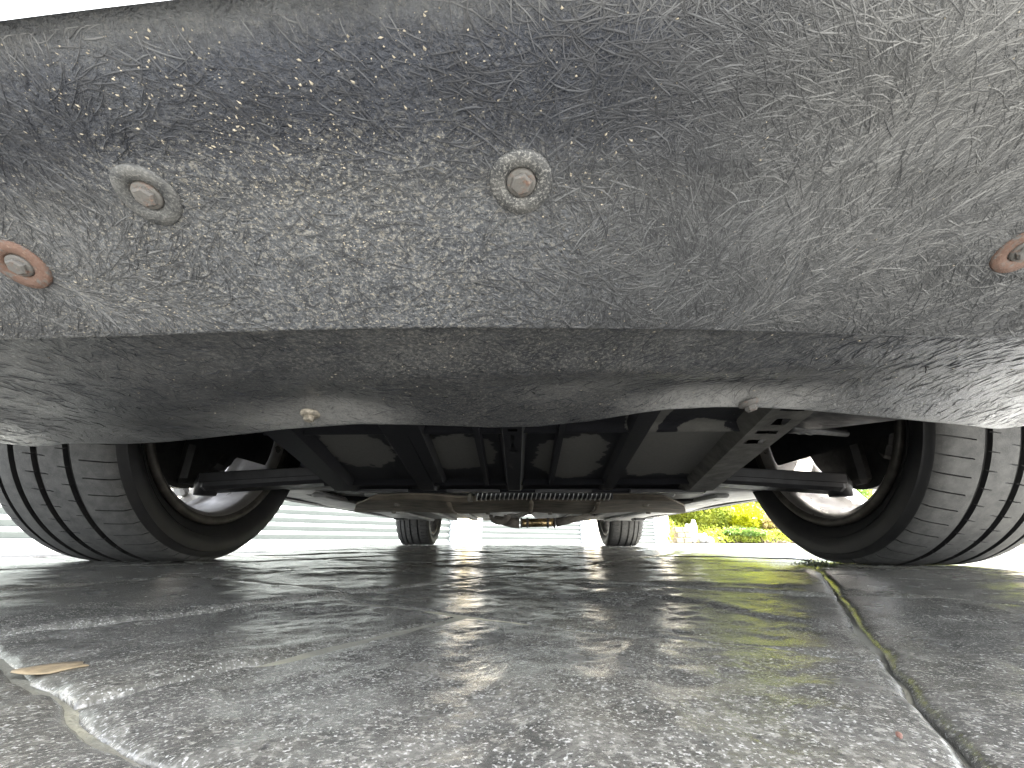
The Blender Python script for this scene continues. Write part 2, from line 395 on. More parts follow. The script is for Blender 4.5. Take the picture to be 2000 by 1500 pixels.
# ================================================================== GARAGE
P0 = np.array([-2.83, 5.10]); WD = np.array([.653, .757]); WD = WD/np.linalg.norm(WD); WN = np.array([WD[1], -WD[0]])
def wp(s, off, z): q = P0+WD*s+WN*off; return (q[0], q[1], z)
garage = empty('garage_building', wp(3.5, 0, gz(7)))
tag(garage, 'long low cream garage building with a row of pale ribbed shutter doors', 'garage')
GI = Matrix.Translation(garage.location).inverted()
def gbox(name, s0, s1, o0, o1, z0, z1, mat, parent):
    p = [wp(s, o, z) for s in (s0, s1) for o in (o0, o1) for z in (z0, z1)]
    f = [(0, 1, 3, 2), (4, 6, 7, 5), (0, 4, 5, 1), (2, 3, 7, 6), (0, 2, 6, 4), (1, 5, 7, 3)]
    o = mesh_obj(name, p, f, mat, parent); o.matrix_parent_inverse = GI if parent is garage else Matrix.Identity(4); return o
doors = [(-4.75, -1.30), (-.70, 2.77), (3.29, 6.74), (7.39, 10.82)]
piers = [(-5.4, -4.75), (-1.30, -.70), (2.77, 3.29), (6.74, 7.39), (10.82, 11.68)]
ZB = -.09
for k, (s0, s1) in enumerate(piers):
    gbox('wall', s0, s1, -.30, 0, ZB, 2.25, M['render'], garage)
    for j in range(30):           # yellow brick quoin column on each pier, brick by brick
        zz = ZB+.075*j
        a, c = (s0+.10, s0+.315) if j % 2 else (s0+.10, s0+.21)
        if k in (2, 3, 4): gbox('brick', a, c, .0, .022, zz+.005, zz+.070, M['brick'], garage)
gbox('wall', -5.4, 11.68, -.30, .004, 2.25, 2.75, M['render'], garage)
gbox('wall', -5.4, 11.68, -6.0, -5.7, ZB, 2.75, M['render'], garage)
gbox('wall', -5.4, -5.1, -5.7, -.302, ZB, 2.75, M['render'], garage); gbox('wall', 11.38, 11.676, -5.7, -.302, ZB, 2.75, M['render'], garage)
gbox('roof', -5.7, 11.98, -6.3, .35, 2.752, 2.95, M['roof'], garage)
PITCHZ = .0965
for (s0, s1) in doors:
    d = gbox('garage_door', s0+.06, s1-.06, -.20, -.16, ZB, 2.2, M['frame'], garage)
    for (q0, q1) in ((s0, s0+.07), (s1-.07, s1)): gbox('frame', q0, q1, -.15, -.03, ZB, 2.249, M['frame'], d)
    prof = [(0.0, -.130), (.012, -.122), (.046, -.096), (.052, -.094), (.060, -.096), (.0955, -.128)]
    for j in range(24):
        zb = -.06+PITCHZ*j
        vs = [wp(s, o, zb+h) for s in (s0+.072, s1-.072) for (h, o) in prof]
        o = mesh_obj('slat', vs, grid_faces(2, len(prof)), M['shutter'], d)

# ================================================================== GARDEN (behind the garage's far corner)
bx = np.linspace(4.2, 60, 30); by = np.linspace(13.6, 46, 24)
BX, BY = np.meshgrid(bx, by, indexing='ij')
def bank(x, y): return gz(13)+.02+np.clip((y-13.7), 0, 9)*.45+.10*(fbm(x*.6, y*.6, 71, 3)-.5)
BZ = bank(BX, BY); BZ[:, 0] = -.2
tag(mesh_obj('garden_bank', np.stack([BX, BY, BZ], -1).reshape(-1, 3), grid_faces(30, 24), M['soil'], smooth=True), kind='structure')
def leafball(n, rx, ry, rz, size, seed, flat=.3):
    r = np.random.default_rng(seed)
    d = r.normal(size=(n, 3)); d /= np.linalg.norm(d, axis=1)[:, None]
    rad = r.uniform(.55, 1.0, n)**.6
    lump = .78+.44*vnoise(d[:, 0]*2.3+9, d[:, 2]*2.3+d[:, 1]*1.7, seed)
    c = d*(rad*lump)[:, None]*np.array([rx, ry, rz]); c[:, 2] = np.abs(c[:, 2]+rz*.75)
    a = r.normal(size=(n, 3)); a /= np.linalg.norm(a, axis=1)[:, None]
    b = np.cross(a, r.normal(size=(n, 3))); b /= np.linalg.norm(b, axis=1)[:, None]
    s = size*r.uniform(.6, 1.3, n)[:, None]
    v = np.stack([c-a*s, c+b*s*.42, c+a*s, c-b*s*.42], 1).reshape(-1, 3)
    return v, np.arange(4*n).reshape(n, 4)
def shrub(name, px, y, rx, rz, n, size, mat, label, cat, seed, group=None, ry=None):
    p = at_y(px, 1060, y); z = float(bank(np.array(p.x), np.array(y)))
    e = tag(empty(name, (p.x, y, z)), label, cat, group)
    v, f = leafball(n, rx, ry or rx*.8, rz, size, seed)
    fast_obj('foliage', v, f, mat, e)
    mb = MB(); rr = random.Random(seed)
    for k in range(5):
        an = rr.uniform(0, 6.28); mb.tube([(0, 0, -.05), (math.cos(an)*rx*.2, math.sin(an)*rx*.2, rz*.4), (math.cos(an)*rx*.5, math.sin(an)*rx*.4, rz*1.0)], [.03, .02, .008], 5)
    mb.build('stem', M['bark'], e); return e
shrub('golden_shrub', 1463, 14.6, .62, .50, 6000, .055, M['gold'], 'rounded golden yellow shrub on the garden bank', 'shrub', 3)
shrub('green_shrub', 1452, 14.1, .75, .14, 3600, .05, M['green'], 'low mid green shrub in front of the golden yellow shrub', 'shrub', 4)
shrub('lime_shrub', 1392, 14.9, 1.0, .80, 11000, .05, M['lime'], 'broad lime green shrub beside the white garden rocks', 'shrub', 5)
shrub('russet_shrub', 1520, 14.6, .70, .24, 5000, .04, M['heath'], 'low russet shrub at the foot of the garden bank', 'shrub', 6)
shrub('lime_shrub', 1338, 15.2, .8, 1.0, 9000, .06, M['lime'], 'tall lime green shrub behind the stone planter', 'shrub', 8)
shrub('green_shrub', 1440, 17.6, 1.6, .95, 9000, .06, M['lime'], 'wide bushy green shrub behind the golden yellow shrub', 'shrub', 9)
shrub('russet_shrub', 1540, 17.0, 1.0, .70, 5000, .06, M['heath'], 'russet and green shrub higher up the garden bank', 'shrub', 10)
shrub('green_shrub', 1640, 16.0, 1.6, 1.0, 8000, .06, M['green'], 'dark green shrub on the garden bank beyond the russet shrubs', 'shrub', 11)
r = np.random.default_rng(77); n = 42000
c = np.stack([r.uniform(4.6, 17, n), 13.7+4.6*r.uniform(0, 1, n)**1.3, np.zeros(n)], 1)
c[:, 2] = bank(c[:, 0], c[:, 1])+r.uniform(0, 1, n)*(.08+.30*fbm(c[:, 0]*1.4, c[:, 1]*1.4, 91, 3))
a = r.normal(size=(n, 3)); a /= np.linalg.norm(a, axis=1)[:, None]; b = np.cross(a, r.normal(size=(n, 3))); b /= np.linalg.norm(b, axis=1)[:, None]
s = .045*r.uniform(.6, 1.3, n)[:, None]
tag(fast_obj('ground_cover', np.stack([c-a*s, c+b*s*.5, c+a*s, c-b*s*.5], 1).reshape(-1, 3), np.arange(4*n).reshape(n, 4), M['lime']), 'lime green ground cover plants over the garden bank', 'plants', kind='stuff')
# hedge along the top of the bank
he = tag(empty('hedge', (14, 22, 2.6)), 'long green hedge along the top of the garden bank', 'hedge')
r = np.random.default_rng(12); n = 26000
c = np.stack([r.uniform(-11, 26, n), r.normal(0, .8, n), r.uniform(-.8, 1.6, n)**1.0], 1); c[:, 2] += .5*vnoise(c[:, 0]*.7, c[:, 1], 5)
a = r.normal(size=(n, 3)); a /= np.linalg.norm(a, axis=1)[:, None]; b = np.cross(a, r.normal(size=(n, 3))); b /= np.linalg.norm(b, axis=1)[:, None]
s = .12*r.uniform(.6, 1.3, n)[:, None]
fast_obj('foliage', np.stack([c-a*s, c+b*s*.5, c+a*s, c-b*s*.5], 1).reshape(-1, 3), np.arange(4*n).reshape(n, 4), M['lime'], he)
mb = MB()
for k in range(30): mb.tube([(-10.5+1.2*k, 0, -.9), (-10.4+1.2*k, .1, .8)], [.05, .03], 5)
mb.build('stem', M['bark'], he)
# stone planter and white rocks by the garage corner
p = at_y(1334, 1061, 13.2); z0 = gz(13.2)
pl = tag(empty('stone_planter', (p.x, 13.2, z0)), 'squat buff stone block planter by the garage corner', 'planter')
for j in range(3):
    for i in range(2):
        mb = MB(); mb.box((-.11+.22*i+(.03 if j % 2 else -.02), 0, .075+.145*j), (.212, .34, .138), bev=.012); mb.build('block', M['stone'], pl)
def rock(name, px, py, y, r, hz, label, seed):
    p = at_y(px, py, y); rr = np.random.default_rng(seed); mb = MB(); n, m = 14, 9; vs = []
    for i in range(n):
        for j in range(m):
            a = 2*math.pi*i/n; t = math.pi*j/(m-1); k = .75+.5*float(vnoise(np.array(math.cos(a)*math.sin(t)*2+5), np.array(math.sin(a)*math.sin(t)*2+math.cos(t)*2+seed), seed))
            vs.append((r*k*math.cos(a)*math.sin(t), r*k*.8*math.sin(a)*math.sin(t), hz*(.5-.5*math.cos(t))*k))
    o = mesh_obj(name, vs, grid_faces(n, m, wrap_u=True), M['white'], None, True); o.location = (p.x, y, p.z); return tag(o, label, 'rock')
rock('white_rock', 1354, 1061, 13.3, .17, .62, 'tall pointed white rock standing beside the stone planter', 1)
rock('white_rock', 1374, 1062, 13.4, .15, .28, 'rounded white rock between the tall rock and a smaller one', 2)
rock('white_rock', 1388, 1063, 13.3, .13, .18, 'smallest white rock at the edge of the bank', 3)

# ================================================================== THE CAR
car = tag(empty('car', (0, 2.17, 0)), 'white car seen from under its nose, with black felt undertray and wide tyres', 'car')
CI = Matrix.Translation(-Vector(car.location))
def part(o, parent=None):
    """parent o (built in world coordinates) to the car or to one of its parts"""
    o.parent = parent or car; o.matrix_parent_inverse = CI if o.parent is car else Matrix.Identity(4); return o
HT = .785; YF, YR = .945, 3.42       # half track, front and rear axle
TR, TW, RL = .322, .245, .238        # tyre radius, width, rim lip radius

# ---- plan and profile curves of the front undertray
def corner(X): return np.minimum(.60*np.clip(np.abs(X)-.45, 0, 1)**2, .06)      # the undertray curves up towards the bumper corners
def poly_px(pts, dz):   # pixel polyline on the undertray, dz above the camera on the centre line -> arrays X, Y
    X, Y = [], []
    for (px, py) in pts:
        d = ray(px, py); t = dz/(d.z-.02*d.x)
        for _ in range(40): t = .5*t+.5*(dz+.02*d.x*t+float(corner(d.x*t)))/d.z
        if abs(d.x*t) > .84: continue
        X.append(d.x*t); Y.append(d.y*t)
    o = np.argsort(X); return np.array(X)[o], np.array(Y)[o]
CX, CY = poly_px([(-900, 690), (-400, 676), (0, 664), (250, 655), (480, 646), (700, 640), (900, 639), (1100, 640), (1350, 643), (1600, 650), (2000, 662), (2500, 676), (3200, 700)], .115)
RX, RY = poly_px([(-350, 900), (-120, 905), (0, 891), (60, 872), (130, 866), (250, 867), (330, 863), (400, 856), (560, 838), (700, 828), (850, 831), (960, 835), (1050, 833), (1150, 823), (1240, 808),
                  (1300, 800), (1400, 795), (1480, 796), (1575, 801), (1750, 818), (1900, 832), (1950, 838), (2000, 856), (2100, 872), (2400, 880)], .100)
def Ylip(X):
    X = np.asarray(X, float); a = np.abs(X)
    return .0748+.117*(np.clip(X, -.62, .62)-.15)**2 + np.where(a > .62, .36*(1-np.sqrt(np.clip(1-((a-.62)/.285)**2, 0, 1))), 0)
def Ycr(X): return np.interp(X, CX, CY)
def Yre(X): return np.interp(X, RX, RY)
def zA(X, Y):
    X = np.asarray(X, float); Y = np.asarray(Y, float)
    yl = Ylip(X); t = np.clip((Y-yl)/np.maximum(Ycr(X)-yl, .01), 0, 1)
    k = .40; w_ = .13
    ramp_ = np.where(t < k-w_, 0, np.where(t > k+w_, t-k, (t-k+w_)**2/(4*w_)))
    dz = .164-.012*np.minimum(t/k, 1)-.062*ramp_ -.010*np.clip(1-t/.12, 0, 1)**2*0
    dz = dz+.006*np.clip(1-t/.18, 0, 1)**2
    return CAMH+dz+.02*X+corner(X)+.0022*(fbm(X*7+4, Y*9, 51, 3)-.5)
DENT = []
def zB(X, Y):
    X = np.asarray(X, float); Y = np.asarray(Y, float)
    yc = Ycr(X); t = np.clip((Y-yc)/np.maximum(Yre(X)-yc, .02), 0, 1)
    dz = .1175-.0175*t + .006*np.sin(math.pi*t)*(np.clip(np.abs(X)-.05, 0, .3)/.3)
    dz = dz+.009*(fbm(X*6+11, Y*6+2, 61, 3)-.5)*np.sin(math.pi*np.clip(t, 0, 1))
    for (qx, qy, s1, s2, am) in DENT: dz = dz+am*np.exp(-((X-qx)/s1)**2-((Y-qy)/s2)**2)*(1-t**6)
    return CAMH+dz+.02*X+corner(X)
def hit(fn, px, py, lo=.05, hi=.8):
    d = ray(px, py); s = np.linspace(lo/d.y, hi/d.y, 6000)
    z = CAMH+d.z*s; f = fn(d.x*s, d.y*s)-z; k = int(np.argmax(f < 0)) if (f < 0).any() else len(s)-1
    return Vector((d.x*s[k], d.y*s[k], CAMH+d.z*s[k]))
for (px, py, sx, sy, am) in ((650, 796, .06, .030, .010), (1390, 772, .075, .028, .011), (250, 800, .10, .05, -.006), (1130, 730, .25, .02, -.004)):
    d = ray(px, py); t = .108/(d.z-.02*d.x); DENT.append((d.x*t, d.y*t, sx, sy, am))
def nrm(fn, X, Y, e=.003):
    dx = float(fn(X+e, Y)-fn(X-e, Y))/(2*e); dy = float(fn(X, Y+e)-fn(X, Y-e))/(2*e); return Vector((dx, dy, -1)).normalized()

def sstep(x, a, b): t = np.clip((x-a)/(b-a), 0, 1); return t*t*(3-2*t)
def dustLightA(X, Y):      # dusty forward facing slope, plus light painted along the lip and right side
    yl = Ylip(X); t = np.clip((Y-yl)/np.maximum(Ycr(X)-yl, .01), 0, 1)
    w_ = .06*(fbm(X*12, Y*12, 81, 3)-.5)
    a = .56*sstep(t+w_, .28, .50)+.10*sstep(t, .6, 1)+.65*(1-sstep(t, 0, .11))
    return np.clip(np.maximum(a, .95*sstep(X+.3*w_, .015, .19))+.25*sstep(X, .03, .2)+.30*sstep(-X, .12, .26)*sstep(t, .35, .6), 0, 1)
def dirtA(X, Y):
    yl = Ylip(X); t = np.clip((Y-yl)/np.maximum(Ycr(X)-yl, .01), 0, 1)
    return np.clip(.16+.80*sstep(-X, -.10, .06)*sstep(t, .18, .45)-.30*sstep(X, .08, .2), .05, 1)
def dustLightB(X, Y):  # pale outer ends and patches beside the bolts are painted side light and highlights
    yc = Ycr(X); t = np.clip((Y-yc)/np.maximum(Yre(X)-yc, .02), 0, 1)
    a = .02+.75*sstep(np.abs(X), .26, .56)+.30*np.exp(-((t-.52)/.10)**2)*sstep(X, -.05, .10)+.8*sstep(t, .55, .88)*sstep(np.abs(X), .06, .15)*(1-sstep(np.abs(X), .22, .34))
    return np.clip(a+.45*sstep(X, .30, .55), 0, 1)
def dirtB(X, Y): return np.clip(.75-1.6*np.abs(X+.03), .06, .8)
def add_attr(o, name, val):
    a_ = o.data.attributes.new(name, 'FLOAT', 'POINT'); a_.data.foreach_set('value', np.asarray(val, np.float32).ravel())
# panel A: lip to crease, with a rolled lip in front and a turned-down hem at the crease
nx, nt_ = 220, 90
Xs = np.linspace(-.80, .80, nx); rows = []
for i in range(nt_):
    t = i/(nt_-1); yl = Ylip(Xs); yc = np.maximum(Ycr(Xs), yl+.004)
    Y = yl+(yc-yl)*t; rows.append(np.stack([Xs, Y, zA(Xs, Y)], -1))
first, last = rows[0], rows[-1]
pre = [first+np.array([0, -.0030, .0065]), first+np.array([0, -.0030, .0040]), first+np.array([0, -.0018, .0013])]
post = [last+np.array([0, .0012, .0006]), last+np.array([0, .0016, .0030]), last+np.array([0, .0010, .0060])]
G = np.stack(pre+rows+post, 0)
felt_a = part(fast_obj('front_undertray', G.reshape(-1, 3), np.array(grid_faces(G.shape[0], nx)), M['felt'], None, True))
add_attr(felt_a, 'dust', dustLightA(G[:, :, 0], G[:, :, 1])); add_attr(felt_a, 'dirt', dirtA(G[:, :, 0], G[:, :, 1]))
tag(felt_a, 'black pressed felt panel with swirling fibres behind the bumper lip')
# panel B: crease to rear hem
rows = []
for i in range(70):
    t = i/69; yc = np.maximum(Ycr(Xs)-.004, Ylip(Xs)+.005); yr = np.maximum(Yre(Xs), yc+.01)
    Y = yc+(yr-yc)*t; rows.append(np.stack([Xs, Y, zB(Xs, Y)], -1))
last = rows[-1]; post = [last+np.array([0, .0010, .0005]), last+np.array([0, .0013, .0030]), last+np.array([0, 0.001, .012])]
G = np.stack(rows+post, 0)
felt_b = part(fast_obj('splash_shield', G.reshape(-1, 3), np.array(grid_faces(G.shape[0], nx)), M['felt_s'], None, True))
add_attr(felt_b, 'dust', dustLightB(G[:, :, 0], G[:, :, 1])); add_attr(felt_b, 'dirt', dirtB(G[:, :, 0], G[:, :, 1]))
tag(felt_b, 'smoother black felt shield between the front wheels')

# fibres pressed into the felt
def fibres(fn, n, xr, yfun, lmin, lmax, wid, seed, parent, name='felt_fibres', curl=1.0):
    r = np.random.default_rng(seed); K = 5
    X = r.uniform(xr[0], xr[1], n)
    if fn is zA: X = X[r.uniform(size=n) < np.clip(.10+.90*sstep(X, .0, .11)+.45*sstep(-X, .12, .24), 0, 1)]; n = len(X)
    y0, y1 = yfun(X); Y = y0+(y1-y0)*r.uniform(.01, .99, n)
    th = (fbm(X*9, Y*9, seed+2, 3)*4*math.pi) + r.normal(0, .55, n)
    k = curl*r.normal(0, 1.0, n)*55; L = r.uniform(lmin, lmax, n)*np.where(r.uniform(size=n) < .12, 1.7, 1)
    W = wid*r.uniform(.6, 1.5, n); H = W*r.uniform(.7, 1.5, n)
    P = np.zeros((n, K, 3)); T = np.zeros((n, K)); x, y = X.copy(), Y.copy()
    for j in range(K):
        P[:, j, 0] = x; P[:, j, 1] = y; T[:, j] = th
        x = x+np.cos(th)*L/(K-1); y = y+np.sin(th)*L/(K-1); th = th+np.clip(k*L/(K-1), -.6, .6)
    y0, y1 = yfun(P[:, :, 0].ravel()); y0 = y0.reshape(n, K); y1 = y1.reshape(n, K)
    P[:, :, 1] = np.clip(P[:, :, 1], y0+.001, y1-.001)
    P[:, :, 2] = fn(P[:, :, 0], P[:, :, 1])
    side = np.stack([-np.sin(T), np.cos(T), np.zeros_like(T)], -1)
    tap = np.array([.35, .9, 1, .9, .35])[None, :, None]
    Wd = W[:, None, None]*tap; lift = np.zeros_like(P); lift[:, :, 2] = -(H[:, None]*tap[:, :, 0])
    sink = np.zeros_like(P); sink[:, :, 2] = .0003
    V3 = np.stack([P+side*Wd+sink, P+lift, P-side*Wd+sink], 2).reshape(-1, 3)
    base = (np.arange(n)[:, None]*K+np.arange(K-1)[None, :]).ravel()*3
    F = np.concatenate([np.stack([base, base+1, base+4, base+3], 1), np.stack([base+1, base+2, base+5, base+4], 1)])
    o = fast_obj(name, V3, F, M['fibre'], None, True); add_attr(o, 'dust', (dustLightA if fn is zA else dustLightB)(V3[:, 0], V3[:, 1])); add_attr(o, 'shade', np.repeat(r.uniform(0, 1, n)**1.5, K*3)); part(o, parent); tag(o, kind='stuff'); return o
fibres(zA, 52000, (-.40, .40), lambda X: (Ylip(X), Ycr(X)), .005, .014, .00026, 21, felt_a)
fibres(zA, 15000, (-.02, .40), lambda X: (Ylip(X), Ycr(X)), .009, .022, .00034, 22, felt_a, curl=.7)
fibres(zB, 4500, (-.66, .66), lambda X: (Ycr(X)+.001, Yre(X)), .005, .015, .00020, 23, felt_b)
# grit stuck to the felt
def grit(fn, n, xr, yfun, rmin, rmax, seed, parent, dens):
    r = np.random.default_rng(seed); X = r.uniform(*xr, n); y0, y1 = yfun(X); Y = y0+(y1-y0)*r.uniform(.02, .98, n)
    keep = r.uniform(size=n) < dens(X, Y); X, Y = X[keep], Y[keep]; n = len(X)
    Z = fn(X, Y); s = r.uniform(0, 1, n)**3*(rmax-rmin)+rmin
    d = np.array([[1, 0, 0], [0, 1, 0], [-1, 0, 0], [0, -1, 0], [0, 0, -1], [0, 0, .6]])
    jit = r.uniform(.55, 1.45, (n, 6, 1)); a = r.uniform(0, 6.28, n); ca, sa = np.cos(a)[:, None], np.sin(a)[:, None]
    el = r.uniform(1, 2.0, n)[:, None]
    dd = d[None]*jit; dx = dd[:, :, 0]*el; dy = dd[:, :, 1]
    V3 = np.stack([X[:, None]+s[:, None]*(dx*ca-dy*sa), Y[:, None]+s[:, None]*(dx*sa+dy*ca), Z[:, None]+s[:, None]*dd[:, :, 2]*.6], -1).reshape(-1, 3)
    t = np.array([[0, 1, 4], [1, 2, 4], [2, 3, 4], [3, 0, 4], [1, 0, 5], [2, 1, 5], [3, 2, 5], [0, 3, 5]])
    F = (np.arange(n)[:, None, None]*6+t[None]).reshape(-1, 3)
    o = fast_obj('stuck_grit', V3, F, M['grit'], None); part(o, parent); tag(o, kind='stuff')
grit(zA, 30000, (-.36, .36), lambda X: (Ylip(X), Ycr(X)), .00013, .00065, 31, felt_a, lambda X, Y: np.clip(.62-X*2.6, .03, 1)*np.clip(fbm(X*22, Y*22, 6, 3)*3-.95, .04, 1)*.7)
grit(zB, 5000, (-.6, .6), lambda X: (Ycr(X), Yre(X)), .00015, .0007, 32, felt_b, lambda X, Y: np.clip(.5-X*.5, .1, 1)*np.clip(fbm(X*14, Y*14, 8, 3)*3-1, .04, 1))

# washers and bolts of the front panel
def washer(px, py, r, mw, mb_, fn, par, tilt=(0, 0), dish=.0022, lab=None):
    p = hit(fn, px, py); n = nrm(fn, p.x, p.y); n = (n+Vector((tilt[0], tilt[1], 0))).normalized()
    p = p+n*.0008
    a = n.orthogonal().normalized(); b = n.cross(a)
    prof = [(r, -.0015), (r, .0004), (r*.97, .0010), (r*.72, .0012), (r*.55, .0010), (r*.50, .0004), (r*.47, -.0006), (r*.44, -.0008), (0.001, -.0008)]
    N = 48; vs = []
    for k in range(N):
        an = 2*math.pi*k/N; wob = 1+.012*math.sin(3*an+px)
        for (rr, h) in prof: vs.append(p+(a*math.cos(an)+b*math.sin(an))*rr*wob+n*(h+.0006*math.sin(2*an+py)*(rr/r)))
    wv = part(mesh_obj('washer', vs, grid_faces(N, len(prof), wrap_u=True), mw, None, True), par)
    if lab: tag(wv, lab)
    q = MB(); q.hexprism(p-n*.001, n, r*.35, .0042)
    q2 = q.build('bolt', mb_, None, False); part(q2, par)
    v2 = MB()                     # flange and raised marks on the head
    N2 = 20; vv = []
    for k in range(N2):
        an = 2*math.pi*k/N2
        for (rr, h) in ((r*.46, -.0010), (r*.46, .0006), (r*.40, .0012), (r*.30, .0012)): vv.append(p+(a*math.cos(an)+b*math.sin(an))*rr+n*h)
    v2.add(vv, grid_faces(N2, 4, wrap_u=True)); part(v2.build('bolt_flange', mb_, None, True), par)
    return wv
washer(1018, 355, .0138, M['washer_d'], M['rust_l'], zA, felt_a, (0, 0), lab='dusty grey washer with a round bolt head')
washer(290, 380, .0136, M['washer'], M['rust_l'], zA, felt_a, (0, -.05), lab='grey washer with a rusty bolt')
washer(42, 517, .0130, M['rust'], M['rust_l'], zA, felt_a, lab='rust brown washer')
washer(1996, 487, .0132, M['rust'], M['rust_l'], zA, felt_a, lab='rust brown washer')
def bolt_b(px, py, mat, tilt, s=1.0, drop=.0):
    p = hit(zB, px, py); n = (Vector((0, 0, -1))+Vector(tilt)).normalized()
    q = MB(); q.hexprism(p+n*.001, n, .0065*s, .0085*s); part(q.build('bolt', mat), felt_b)
    a = n.orthogonal().normalized(); b = n.cross(a); vv = []
    for k in range(20):
        an = 2*math.pi*k/20
        for (rr, h) in ((.0115*s, -.001), (.0115*s, .0014), (.0085*s, .0030), (.004, .0030)): vv.append(p+(a*math.cos(an)+b*math.sin(an))*rr+n*h)
    w_ = MB(); w_.add(vv, grid_faces(20, 4, wrap_u=True)); part(w_.build('bolt_flange', mat, None, True), felt_b)
bolt_b(606, 808, M['galv'], (0, -.15, 0), .72); bolt_b(1462, 787, M['rust_l'], (.25, 0, 0), .72)
# loose pin hanging from the shield
p = hit(zB, 1808, 716); t = MB(); t.tube([p, p+Vector((.0006, .001, -.002)), p+Vector((-.0006, .0015, -.0045))], [.0007, .0005, .0003], 5); t.tube([p, p+Vector((.003, .0, -.0006))], [.0007, .0003], 5)
part(t.build('push_pin', M['black'], None, True), felt_b)

# ---- ribbed engine tray
def trayz(X, Y):
    t = np.clip((np.asarray(Y)-.44)/.54, -.2, 1.2); return CAMH+.142-.044*t+.008*np.asarray(X)
nX, nY = 150, 110; TX = np.linspace(-.335, .335, nX); TY = np.linspace(.30, .99, nY); gx, gy = np.meshgrid(TX, TY, indexing='ij')
spread = 1+.30*(gy-.44)/.54
cellx = np.abs(gx*1.0); 
lat = .010*(np.exp(-((gy-.555)/.010)**2)+np.exp(-((gy-.90)/.012)**2))          # shallow cross swages
gz_ = trayz(gx, gy)+.014-lat
pan = mesh_obj('engine_undertray', np.stack([gx*spread, gy, gz_], -1).reshape(-1, 3), grid_faces(nX, nY), M['pan'], None, True); part(pan)
tag(pan, 'black ribbed engine undertray with drying damp patches')
fx = np.abs(np.abs(gx)-.085)/.055; fy = np.abs(gy-.70)/.13
fx2 = np.abs(np.abs(gx)-.235)/.06
cell = np.maximum(1-np.maximum(fx, fy), 1-np.maximum(fx2, fy)); cell = np.maximum(cell, np.clip((.50-gy)/.05, -1, 1))
blob = np.full(gx.shape, -1.0)
for (cx_, cy_, rx_, ry_) in ((-.232, .665, .055, .11), (-.088, .69, .05, .11), (.075, .73, .055, .15), (.235, .70, .085, .17), (-.155, .60, .018, .16), (.0, .41, .5, .085), (.16, .46, .03, .14)):
    blob = np.maximum(blob, 1-np.sqrt(((gx-cx_)/rx_)**2+((gy-cy_)/ry_)**2))
dry = np.clip(.46+.8*blob+.55*(fbm(gx*26+3, gy*20, 95, 4)-.5), 0, 1).reshape(-1)
at_ = pan.data.attributes.new('dry', 'FLOAT', 'POINT'); at_.data.foreach_set('value', dry.astype(np.float32))
def rib(x0, wt, h, holes=(), mat=None, y0=.36, y1=1.0, name='rib', drop_end=True):
    """a folded channel running fore and aft, hanging h below the tray; rectangular holes (s0,s1,t0,t1) along/across"""
    ss = sorted(set([0, .03, .90, .95, 1]+[q for hh in holes for q in hh[:2]]+list(np.linspace(0, 1, 16))))
    tt = sorted(set([-1.0, 1.0]+[q for hh in holes for q in hh[2:]]))
    cross = [(-1.55, 0), (-1.45, .15), (-1.02, .97)]+[(t, 1.0) for t in tt]+[(1.02, .97), (1.45, .15), (1.55, 0)]
    vs = []
    for s_ in ss:
        y = y0+(y1-y0)*s_; sp = 1+.30*(y-.44)/.54; e = 1.0 if s_ < .9 or not drop_end else max(.15, 1-(s_-.9)*7)
        zc = float(trayz(x0, y))+.014
        for (t, hh) in cross: vs.append((x0*sp+t*wt, y, zc-h*e*hh))
    n = len(cross); f = []
    for i in range(len(ss)-1):
        for j in range(n-1):
            tm = (cross[j][0]+cross[j+1][0])/2; sm = (ss[i]+ss[i+1])/2
            if any(a <= sm <= b and c <= tm <= d for (a, b, c, d) in holes) and cross[j][1] == 1.0 and cross[j+1][1] == 1.0: continue
            f.append((i*n+j, (i+1)*n+j, (i+1)*n+j+1, i*n+j+1))
    return part(mesh_obj(name, vs, f, mat or M['pan'], None), pan)
rib(-.008, .013, .013, [(.26, .275, -.5, .5), (.30, .33, -.2, .2), (.36, .39, -.2, .2), (.41, .425, -.5, .5)])
rib(-.160, .016, .011); rib(.155, .012, .011)
rib(-.200+.065, .010, .012, y0=.5, y1=.9, name='swage'); rib(.055, .004, .012, y0=.5, y1=.93, name='swage'); rib(-.055, .004, .012, y0=.5, y1=.93, name='swage')
rib(-.305, .020, .014, mat=M['pan'], name='side_rail'); rib(.315, .026, .016, [(.12, .16, -.6, .5), (.20, .235, -.3, .4), (.27, .29, -.6, .5), (.33, .36, -.6, .4)], mat=M['rail'], name='side_rail')
# slotted rear edge of the tray
for (x0, x1) in ((-.30, -.20), (-.13, -.035), (.03, .13), (.20, .33)):
    mb = MB(); mb.box(((x0+x1)/2*1.28, .975, float(trayz(0, .975))+.006), ((x1-x0)*1.28, .018, .006)); part(mb.build('slot', M['black']), pan)
mb = MB(); mb.box((0, 1.004, float(trayz(0, 1.0))+.013), (.88, .028, .012), bev=.004); part(mb.build('rear_lip', M['pan']), pan)

